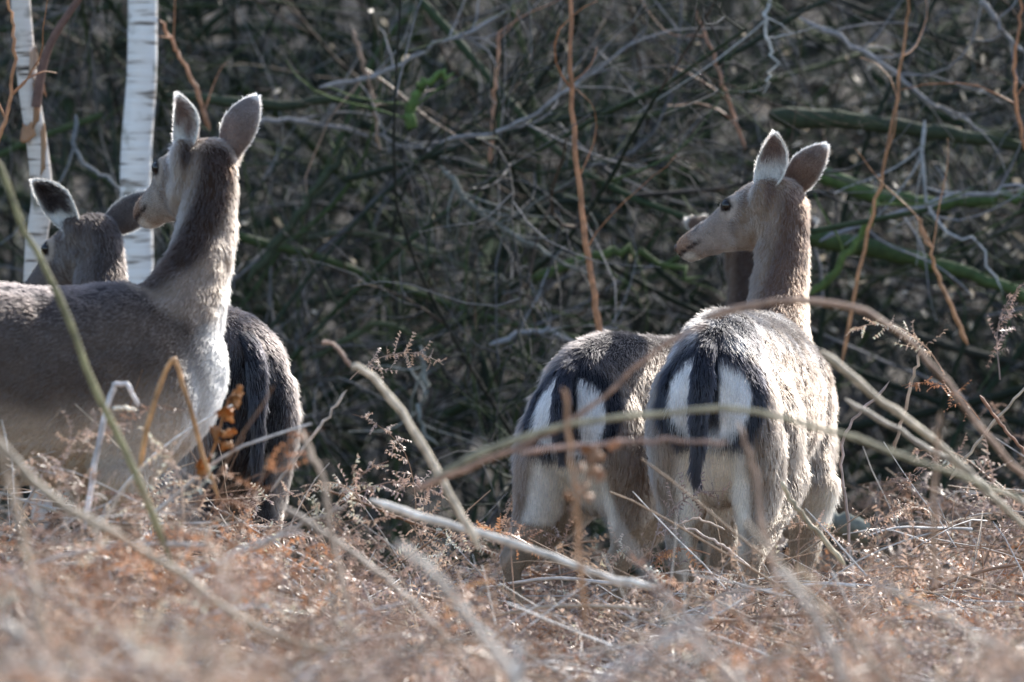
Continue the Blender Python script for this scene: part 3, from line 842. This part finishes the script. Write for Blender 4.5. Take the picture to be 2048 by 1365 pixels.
# the big doe standing side on, looking away over the others
oA = (at(450, 650, 23.5)[0] - .475 * 1.04 * math.sin(R(76)), 23.5 - .475 * 1.04 * math.cos(R(76)))
pA = at(418, 318, 23.62)
make_deer("deer", "dark grey-brown doe standing side on with white chest, looking away toward the birch", oA, 76, 1.04, pA, pA + A3(-.128, .222, -.090),
          [((-.14, -.1, .97), (-.62, -.78, 0), .124), ((.46, .05, .88), (.25, .95, .1), .134)], COAT_A, 120000, lift=-.035)
# the dark deer behind her
oC = (at(497, 690, 25.25)[0] - .46 * math.sin(R(24)), 25.25 + .46 * math.cos(R(24)))
pC = at(190, 462, 26.15)
make_deer("deer", "blackish deer with plain dark tail, half hidden behind the side-on doe, ears spread", oC, -24, 1.0, pC, pC + A3(-.17, .17, -.15),
          [((-.66, -.1, .72), (-.25, -.85, -.35), .150), ((.80, .05, .55), (.15, .95, .2), .150)], COAT_C, 70000, fat=.95, lift=.0)
# the grazing deer with striped rump
tl = at(1140, 745, 25.3)
oE = (tl[0] + .44 * math.sin(R(30)), tl[1] + .44 * math.cos(R(30)))
pE = np.array((oE[0] + .60 * math.sin(R(20)), oE[1] + .60 * math.cos(R(20)), .36))
make_deer("deer", "feeding deer with head lowered, black-ringed white rump and dark back beside the pale doe", oE, 30, .95, pE, pE + A3(.06, .12, -.25),
          [((-.4, .6, .5), (.3, .9, 0), .13), ((.3, .7, .5), (.3, .9, 0), .13)], COAT_E, 80000, hind=((-.11, .05), (.03, 0)), tail_len=.72, lift=-.02, fat=.93, wide_rump=.95)
# the one hidden behind the pale deer
pF = at(1503, 490, 27.75)
oF = (.60, 27.15)
make_deer("deer", "brown deer almost hidden behind the pale doe, only dark neck and ear tips showing", oF, -4, .95, pF, pF + A3(-.02, .24, -.17),
          [((-.88, -.1, .42), (.0, .95, -.2), .14), ((.88, -.1, .42), (.0, .95, -.2), .14)], COAT_F, 25000, lift=-.02)


# ------------------------------------------------------------------ dead bracken
def frond(length, pinnae, pinnules, curl, seed, fine=True):
    """one dry, crumpled bracken frond rooted at the origin, growing along +x and up: triangles and colours"""
    g = np.random.default_rng(seed)
    N = 12; t = np.linspace(0, 1, N)
    ang = .9 - curl * t ** 1.3 * 2.2 + g.normal(0, .12, N).cumsum() * .5
    dx = np.cos(ang); dz = np.sin(ang); yw = g.normal(0, .25, N).cumsum() * .25
    P = np.stack((dx, yw * .5, dz), -1) * length / (N - 1); P = np.cumsum(P, 0) - P[0]
    parts = [tubes(P[None], (np.linspace(.0026, .0007, N))[None], 3, A3(.40, .29, .21)[None])]
    V, F, C = [], [], []; o = 0
    T = unit(np.gradient(P, axis=0))
    for k in range(pinnae):
        f = .22 + .77 * k / pinnae; i = min(int(f * (N - 1)), N - 2); fr = f * (N - 1) - i
        b_ = P[i] * (1 - fr) + P[i + 1] * fr; tg = T[i]
        side0 = unit(np.cross(tg, A3(0, .2, 1))) if abs(tg[2]) < .9 else A3(0, 1, 0)
        for s in (1, -1):
            pl = length * .34 * (1 - f) ** .7 * g.uniform(.6, 1.1) + .012
            d = unit(side0 * s + tg * .5 + g.normal(0, .28, 3) + A3(0, 0, -.1))
            m_ = 7; q = [b_]; cd = d.copy(); cv = unit(np.cross(d, g.normal(0, 1, 3))) * g.uniform(.1, .42) * (1 + curl)
            for _ in range(m_ - 1):
                cd = unit(cd + cv * .8 + A3(0, 0, -.10)); q.append(q[-1] + cd * pl / (m_ - 1)); cv = cv + (np.cross(cv, cd)) * .2
            Q = np.array(q); QT = unit(np.gradient(Q, axis=0)); nrm = unit(g.normal(0, .5, 3) + A3(0, 0, 1))
            c0 = A3(.50, .365, .285) * g.uniform(.45, 1.45)
            # thin midrib ribbon
            w = unit(np.cross(QT, nrm)) * np.linspace(.0013, .0004, m_)[:, None]
            v = np.concatenate((Q + w, Q - w)); ii = np.arange(m_ - 1)
            V.append(v); F.append(np.concatenate((np.stack((ii, ii + 1, ii + m_), -1), np.stack((ii + 1, ii + 1 + m_, ii + m_), -1))) + o); C.append(np.tile(c0, (len(v), 1))); o += len(v)
            tt = (np.arange(pinnules) + .5) / pinnules * (m_ - 1.01); a = tt.astype(int); ff = (tt - a)[:, None]
            pb = Q[a] * (1 - ff) + Q[a + 1] * ff; pt = QT[a]; sd = unit(np.cross(pt, nrm)); nn = np.cross(sd, pt)
            for s2 in (1, -1):
                ll = (np.minimum(.019, pl * .24) * (1 - .55 * tt / m_) * g.uniform(.6, 1.2, pinnules))[:, None]
                dr = unit(sd * s2 + pt * .45 - nn * g.uniform(-.1, .9, (pinnules, 1)) + g.normal(0, .22, (pinnules, 3)))
                hw = pt * np.minimum(.0024, pl / pinnules * .34)
                mid = pb + dr * ll * .55; tip = mid + unit(dr - nn * g.uniform(.2, 1.2, (pinnules, 1))) * ll * .45
                if fine:
                    v = np.stack((pb - hw, pb + hw, mid + hw * 1.0, mid - hw * 1.0, tip), 1).reshape(-1, 3)
                    j = np.arange(pinnules)[:, None] * 5 + o
                    F.append(np.concatenate((j + A3(0, 1, 2), j + A3(0, 2, 3), j + A3(3, 2, 4))))
                    C.append(np.repeat(c0[None] * g.uniform(.7, 1.3, (pinnules, 1)), 5, 0))
                else:
                    v = np.stack((pb - hw * 1.3, pb + hw * 1.3, tip), 1).reshape(-1, 3)
                    j = np.arange(pinnules)[:, None] * 3 + o
                    F.append(j + A3(0, 1, 2)); C.append(np.repeat(c0[None] * g.uniform(.7, 1.3, (pinnules, 1)), 3, 0))
                V.append(v); o += len(v)
    parts.append((np.concatenate(V), [np.concatenate(F).astype(int)], np.concatenate(C)))
    return merge(parts)


def rot(yaw, pitch, roll):
    cy, sy, cp, sp_, cr_, sr = math.cos(yaw), math.sin(yaw), math.cos(pitch), math.sin(pitch), math.cos(roll), math.sin(roll)
    return np.array(((cy, -sy, 0), (sy, cy, 0), (0, 0, 1))) @ np.array(((cp, 0, sp_), (0, 1, 0), (-sp_, 0, cp))) @ np.array(((1, 0, 0), (0, cr_, -sr), (0, sr, cr_)))


TINTS = np.array(((1, 1, 1), (1.25, 1.22, 1.2), (.62, .56, .54), (1.15, .78, .52), (.95, .93, 1.0), (1.6, 1.6, 1.55), (1.1, .70, .45)))
coarse = [frond(rng.uniform(.28, .5), 8, 5, rng.uniform(.3, 1.1), 100 + k, False) for k in range(12)]
finep = [frond(rng.uniform(.25, .42), 9, 7, rng.uniform(.4, 1.2), 200 + k, True) for k in range(10)]


def mat_height(x, y):
    """how high the dead bracken stands"""
    x = np.asarray(x, float); y = np.asarray(y, float)
    p = np.stack((x, y, np.zeros_like(x)), -1)
    h = .17 + .12 * (vnoise(p, 1.7) - .5) + .10 * (vnoise(p, 4.5) - .5)
    h = h + .19 * sstep(.78, 1.05, x) * sstep(23.5, 25.5, y) + .20 * sstep(-.25, -.65, x) * sstep(25.4, 24.2, y) * sstep(19.5, 22, y) + .06 * sstep(-.1, .2, x) * sstep(25.2, 24.4, y) * sstep(21, 23, y) - .07 * sstep(26.0, 27.5, y)
    return h


def bracken_mass(nm, count, y0, y1, protos, label, flat=0.5, xl=-1.33, xr=1.33):
    parts = []
    y = rng.uniform(y0, y1, count); x = rng.uniform(xl, xr, count) * y / 25 * 1.08
    gz = ground_z(x, y); h = mat_height(x, y)
    for k in range(count):
        v, f, c = protos[rng.integers(len(protos))]
        M = rot(rng.uniform(0, 6.283), rng.normal(.45, flat), rng.normal(0, .7))
        z = gz[k] + h[k] * rng.uniform(.1, .8) ** .7
        vv = v @ M.T * rng.uniform(.7, 1.25) + A3(x[k], y[k], z)
        ti = int(np.clip((float(vnoise(A3(x[k], y[k], 3.0)[None], 2.2)[0]) - .5) * 9 + 3.5 + rng.normal(0, 1.6), 0, 6.99))
        parts.append((vv, f, c * TINTS[(1, 5, 0, 4, 1, 2, 3)[ti]] * rng.uniform(.75, 1.25)))
    v, f, c = merge(parts)
    tri = [q for q in f if q.shape[1] == 3]; qu = [q for q in f if q.shape[1] == 4]
    o = obj(nm, fastmesh(nm, v, [np.concatenate(tri), np.concatenate(qu)], np.clip(c, 0, .85), smooth=False), M_LEAF, kind="stuff", label=label, cat="bracken")
    return o


bracken_mass("dead_bracken", 1350, 15.5, 23.2, coarse, "mat of blurred dead brown bracken in front of the deer")
bracken_mass("curled_bracken", 820, 23.0, 27.2, finep[:9] + coarse[:5], "mat of curled dead bracken around the deer's legs")
bracken_mass("far_bracken", 260, 27.2, 31.0, coarse, "dead bracken scattered at the foot of the thicket")

# broken straw between the fronds
B = 4200
y = rng.uniform(15.5, 28, B); x = rng.uniform(-1.3, 1.3, B) * y / 25 * 1.05
s = np.stack((x, y, ground_z(x, y) + mat_height(x, y) * rng.uniform(.2, 1.2, B)), -1)
d = np.stack((rng.normal(0, 1, B), rng.normal(0, .5, B), rng.normal(.1, .35, B)), -1)
P = walk(B, 5, s, d, rng.uniform(.08, .35, B), .07, .02)
pal = np.array(((.5, .38, .27), (.38, .25, .16), (.66, .60, .54), (.30, .17, .10), (.74, .70, .66)))
v_, f_, c_ = tubes(P, taper(B, 5, rng.uniform(.0010, .0026, B), .5), 3, pick(pal, B))
obj("bracken_litter", fastmesh("bracken_litter", v_, [f_], c_), M_STALK, kind="stuff", label="loose broken straw-coloured stalk bits lying over the bracken", cat="litter")

# longer fallen stalks sunk in the bracken
B = 260
y = rng.uniform(16, 27, B); x = rng.uniform(-1.3, 1.3, B) * y / 25 * 1.05
s = np.stack((x, y, ground_z(x, y) + mat_height(x, y) * rng.uniform(.5, 1.15, B)), -1)
d = np.stack((rng.choice((-1, 1), B) * rng.uniform(.4, 1, B), rng.normal(0, .4, B), rng.normal(.25, .35, B)), -1)
P = walk(B, 9, s, d, rng.uniform(.2, .6, B), .05, .04)
v_, f_, c_ = tubes(P, taper(B, 9, rng.uniform(.0022, .0055, B), .6), 5, pick(pal, B))
obj("fallen_stalks", fastmesh("fallen_stalks", v_, [f_], c_), M_STALK, kind="stuff", label="many thin fallen stalks lying criss-cross in the dead bracken", cat="stalks")

# single curled fronds that stand out sharply near the deer's legs
FR = [(830, 1000, 24.3), (970, 985, 24.4), (520, 1040, 24.0), (570, 1060, 24.2), (150, 860, 22.9), (110, 900, 22.8), (190, 930, 23.0), (1260, 1040, 24.4), (1300, 1065, 24.5), (1420, 1050, 24.4),
      (1180, 1060, 24.2), (1560, 1000, 24.6), (1600, 1040, 24.7), (1890, 690, 25.6), (2000, 700, 25.8), (1960, 780, 25.4), (1760, 1000, 24.8), (1930, 980, 24.6), (700, 700, 24.0), (730, 960, 23.8), (640, 980, 23.8), (1080, 1050, 24.0), (420, 1010, 23.6), (1690, 1050, 24.6)]
FLAB = ["standing clear between the two groups of deer", "beside the feeding deer's stretched hind leg", "below the dark deer's hind legs", "with pale curled tip under the dark deer", "against the side-on doe's belly", "low by the side-on doe's belly",
        "leaning on the whitish bent stalk", "under the feeding deer's thigh", "between the feeding deer and the pale doe", "in front of the pale doe's hind leg", "beneath the striped rump", "hooked against the pale doe's far legs", "by the lichen-covered log",
        "tall against the thicket beside the pale doe's flank", "tangled high in stalks at the thicket's edge", "hanging among crossed stalks beyond the pale doe", "at the foot of the thin upright stalk", "on the bracken heap beyond the pale doe",
        "on the kinked dry stalk before the thicket", "crumpled under the long pale stalk", "crumpled beside the dark deer's rump", "by the feeding deer's hock", "below the side-on doe's chest", "near the log's end"]
for k, (px, py, Y) in enumerate(FR):
    v, f, c = finep[k % len(finep)]
    M = rot(rng.choice((0, math.pi)) + rng.normal(0, .5), rng.normal(-.1, .35), rng.normal(0, .5))
    o = obj("bracken_frond", fastmesh("bracken_frond", (v @ M.T) * rng.uniform(.55, .8), f, np.clip(c * TINTS[(k * 5) % 6] * 1.1, 0, .85), smooth=False), M_LEAF,
            label="curled dead bracken frond " + FLAB[k], cat="bracken frond", group="single dead bracken fronds")
    p = at(px, py + 60, Y); p[2] = max(p[2], float(ground_z(p[0], p[1])) + .02)
    o.location = p

# stalks
TAN = (.50, .38, .26); PALE = (.68, .58, .45); OLV = (.30, .26, .12); RUST = (.42, .17, .06); PINK = (.48, .30, .22); GOLD = (.5, .30, .12)
STALKS = [
    ([(345, 1130), (250, 900), (185, 765), (125, 610), (60, 480), (0, 340), (-40, 270)], 21.3, 19, OLV, "thick olive-green leaning stalk crossing the side-on doe's flank"),
    ([(170, 1060), (195, 900), (224, 782), (240, 768), (256, 772), (278, 815)], 22.6, 16, (.78, .70, .66), "whitish stalk bent over at its top beside the olive stalk"),
    ([(275, 960), (300, 830), (325, 760), (345, 720), (358, 738), (380, 820), (410, 920), (436, 1000)], 22.4, 15, (.52, .27, .11), "rusty stalk folded like a hairpin in front of the doe's chest"),
    ([(225, 820), (250, 815), (275, 822)], 22.5, 12, PALE, "short straw-coloured sideways stub beside the whitish bent stalk"),
    ([(-30, 850), (90, 985), (230, 1070), (380, 1160), (520, 1260), (680, 1310)], 19.6, 22, TAN, "long tan stalk lying down across the blurred bracken below the side-on doe"),
    ([(115, 1380), (85, 1250), (50, 1090), (0, 900), (-20, 840)], 18.6, 20, (.52, .37, .25), "upright tan stalk crossing the long lying stalk"),
    ([(960, 1100), (905, 1000), (830, 865), (745, 755), (700, 730)], 21.6, 22, (.62, .50, .36), "long pale stalk leaning across the gap between the deer groups"),
    ([(700, 735), (680, 700), (655, 685), (645, 690)], 22.4, 10, PINK, "kinked thin stalk end above the long pale leaning stalk"),
    ([(540, 985), (620, 880), (695, 775)], 23.4, 9, (.58, .46, .36), "slim straight stalk slanting up beside the dark deer's rump"),
    ([(740, 1000), (860, 1040), (970, 1070), (1090, 1112), (1200, 1150), (1330, 1180)], 21.8, 22, (.80, .72, .62), "bright bleached stalk lying below the feeding deer's hind leg"),
    ([(1075, 1420), (1000, 1320), (920, 1215), (860, 1140), (790, 1085)], 17.8, 26, (.74, .63, .52), "thick bleached stalk lying slantwise in the nearest bracken"),
    ([(1030, 1400), (1034, 1330), (1036, 1285)], 17.0, 24, (.80, .74, .68), "stubby whitish upright stalk beside the thick bleached one"),
    ([(418, 1400), (412, 1320), (405, 1245)], 17.4, 20, (.62, .46, .32), "short cut stalk with a pale top standing alone in the bracken"),
    ([(820, 985), (960, 925), (1100, 865), (1220, 780), (1330, 690), (1420, 650)], 20.6, 15, (.38, .22, .14), "reddish stalk slanting up past the striped tail of the feeding deer"),
    ([(1400, 640), (1500, 612), (1620, 604), (1740, 630), (1830, 690), (1910, 790), (2000, 900), (2080, 980)], 20.8, 17, (.42, .26, .17), "arched bramble-like stem bowing over the pale doe's back"),
    ([(860, 960), (1000, 890), (1170, 845), (1330, 828), (1500, 822), (1680, 868), (1860, 930), (2080, 1010)], 20.2, 17, (.42, .36, .22), "long khaki stem bowed level across both striped rumps"),
    ([(1040, 905), (1160, 893), (1300, 882), (1460, 884)], 20.4, 15, PINK, "pinkish stem running level just under the khaki bowed stem"),
    ([(1170, 1260), (1160, 1120), (1150, 990), (1135, 860), (1128, 770)], 19.8, 15, (.50, .26, .13), "blurred rust stalk standing upright before the feeding deer's tail"),
    ([(1560, 1200), (1535, 1080), (1505, 930), (1480, 850)], 20.0, 13, (.55, .36, .25), "thin pinkish stalk leaning in front of the pale doe's thigh"),
    ([(1640, 700), (1760, 800), (1880, 890), (1990, 1000), (2080, 1080)], 21.4, 20, (.46, .36, .24), "thick straw-coloured stem sloping down beyond the pale doe's flank"),
    ([(1690, 800), (1830, 880), (1960, 960), (2080, 1030)], 22.0, 14, (.52, .42, .31), "second straw-coloured stem sloping under the thicker one"),
    ([(1700, 1120), (1692, 1000), (1682, 900), (1710, 840), (1780, 760)], 24.9, 9, (.55, .42, .36), "thin pinkish upright stalk with a kink beside the pale doe's legs"),
    ([(1690, 1130), (1640, 1070), (1590, 1010), (1560, 960)], 23.6, 15, (.50, .40, .25), "bent tan stalk leaning toward the lichen log"),
    ([(1788, 900), (1815, 800), (1845, 695)], 25.6, 10, (.55, .40, .28), "short upright stalk leaning before the thicket edge"),
    ([(1960, 790), (2010, 860), (2080, 940)], 25.0, 9, (.40, .2, .12), "reddish thin stem low at the thicket edge"),
    ([(1900, 960), (1960, 880), (2060, 760)], 25.2, 9, (.58, .45, .32), "thin straw stalk crossing the sloping stems"),
    ([(1700, 1380), (1650, 1270), (1600, 1190), (1555, 1140)], 18.4, 24, (.66, .55, .45), "thick pale stalk leaning in the bracken below the pale doe's hoof"),
    ([(1760, 1170), (1880, 1230), (2000, 1300), (2090, 1350)], 18.6, 18, (.60, .48, .38), "long dull stalk lying down the bracken below the lichen log"),
    ([(1872, 1180), (1868, 1050), (1872, 900), (1880, 820)], 20.2, 15, (.52, .32, .20), "blurred upright brown stalk before the bracken heap"),
    ([(708, 1300), (690, 1190), (662, 1060), (640, 945), (600, 860)], 20.4, 17, (.58, .42, .30), "tan stalk rising in front of the bare patch beside the dark deer"),
    ([(560, 1010), (680, 1090), (800, 1180), (900, 1290)], 20.6, 15, (.56, .44, .34), "long faded stalk sinking into bracken below the dark deer"),
    ([(330, 1180), (480, 1110), (600, 1050), (700, 1010)], 21.8, 13, (.62, .50, .40), "straw stalk leaning flat below the dark deer's legs"),
    ([(215, 1230), (190, 1090), (240, 990), (290, 930)], 21.6, 11, (.58, .46, .34), "slim curved stalk below the side-on doe's belly"),
    ([(0, 1240), (60, 1290), (120, 1380)], 17.6, 22, (.66, .56, .46), "pale broken stalk near the cut upright stalk's left neighbour"),
    ([(1450, 1060), (1390, 1040), (1340, 1062)], 24.3, 6, (.6, .45, .34), "tiny arched stalk in front of the pale doe's hind leg"),
    ([(1505, 1140), (1440, 1090), (1365, 1050)], 24.2, 8, (.58, .44, .36), "thin straight stalk lying by the pale doe's hoof"),
]
STALKS[33] = (*STALKS[33][:4], "pale broken stalk leaning beneath the upright tan stalk")
TALL = [
    ([(1205, 700), (1190, 600), (1172, 480), (1155, 330), (1143, 160), (1140, -40)], 27.3, 17, (.40, .18, .085), "very tall rust-coloured stem standing before the thicket", 4),
    ([(1680, 740), (1735, 470), (1775, 300), (1810, 60), (1825, -40)], 27.4, 10, (.42, .20, .09), "tall thin orange stem rising beside the bright green leaning stem", 3),
    ([(1935, 690), (1880, 560), (1832, 430)], 27.2, 12, (.45, .22, .10), "rust-orange stalk leaning before the thick mossy bough", 2),
    ([(2048, 300), (2030, 150), (2046, -30)], 27.4, 10, (.42, .18, .08), "orange upright stem among the stout grey branches", 3),
    ([(1490, 300), (1440, 150), (1390, 20)], 28.0, 10, (.30, .15, .09), "dull rusty stem leaning above the pale doe's muzzle", 3),
    ([(980, 330), (990, 180), (1000, 60)], 27.9, 13, (.38, .2, .12), "faded rusty stem beside the tall rust-coloured stem", 2),
    ([(420, 260), (380, 150), (320, 40)], 27.7, 12, (.36, .18, .10), "dull orange twig crossing behind the doe's upright ears", 3),
    ([(-10, 300), (18, 210), (30, 80), (8, -20)], 26.4, 11, (.48, .22, .10), "thin orange stem beside the peeling young birch", 3),
    ([(705, 60), (740, 180), (760, 300)], 28.0, 12, (.30, .2, .14), "brownish slanting stem near the mossy curved bough", 3),
]
for pix, Y, w, c, lab in STALKS:
    branch_thing("bracken_stalk", pix, Y, w * .8, c, lab, "stalk", "dry bracken stalks", mat=M_STALK, n=20, end=.75, wob=.003, sides=8)
for pix, Y, w, c, lab, tw in TALL:
    branch_thing("dry_stem", pix, Y, w * .85, c, lab, "stem", "rust-coloured stems before the thicket", mat=M_STALK, n=24, end=.6, wob=.004, twigs=tw)

# curled orange leaf hanging on the folded stalk
for (px, py, Y, sc, lab, c) in [(440, 850, 22.4, 1.0, "bright orange curled leaf cluster hanging beside the doe's chest", (.62, .26, .07)), (1175, 950, 20.2, .8, "blurred orange-brown leaf tatter on the rust stalk before the feeding deer", (.52, .28, .15))]:
    root = bpy.data.objects.new("curled_leaf", None); col_root.objects.link(root)
    root.location = at(px, py, Y); root["label"] = lab; root["category"] = "leaf"
    for k in range(12):
        U, V = np.meshgrid(np.linspace(-1, 1, 6), np.linspace(0, 1, 7))
        hw_ = .013 * np.sin(np.clip(V * .9 + .1, 0, 1) * np.pi) ** .6 * (1 + .3 * np.sin(V * 19 + k))
        roll_ = rng.uniform(1.2, 3.2); bend_ = rng.uniform(1.0, 3.4); ln = rng.uniform(.03, .055)
        x_ = np.sin(U * roll_) * hw_ / roll_ * 1.6; z_ = ln / bend_ * np.sin(V * bend_); y_ = ln / bend_ * (1 - np.cos(V * bend_)) + (1 - np.cos(U * roll_)) * hw_ / roll_
        p = np.stack((x_, y_, z_), -1).reshape(-1, 3); p += rng.normal(0, .0012, p.shape)
        p = p @ rot(rng.uniform(0, 6.28), rng.normal(0, .9), rng.normal(0, .9)).T + rng.normal(0, 1, 3) * A3(.010, .008, .004) + A3(.006 * k - .03, 0, .012 * k - .075)
        ii = np.arange(42).reshape(7, 6)
        q = np.stack((ii[:-1, :-1], ii[:-1, 1:], ii[1:, 1:], ii[1:, :-1]), -1).reshape(-1, 4)
        o = obj("leaflet", fastmesh("leaflet", p * sc, [q], np.tile(A3(*c) * rng.uniform(.5, 1.25), (len(p), 1))), M_LEAF, parent=root)
        so = o.modifiers.new("thickness", 'SOLIDIFY'); so.thickness = .0012
    P = resample([A3(-.04, 0, -.11), A3(-.01, .004, -.04), A3(.01, .003, .03), A3(.03, 0, .07)], 10) * sc
    obj("leaf_stalk", fastmesh("leaf_stalk", *merge([tubes(P[None], np.full((1, 10), .0022), 6, A3(*c)[None] * .7)])), M_STALK, parent=root)
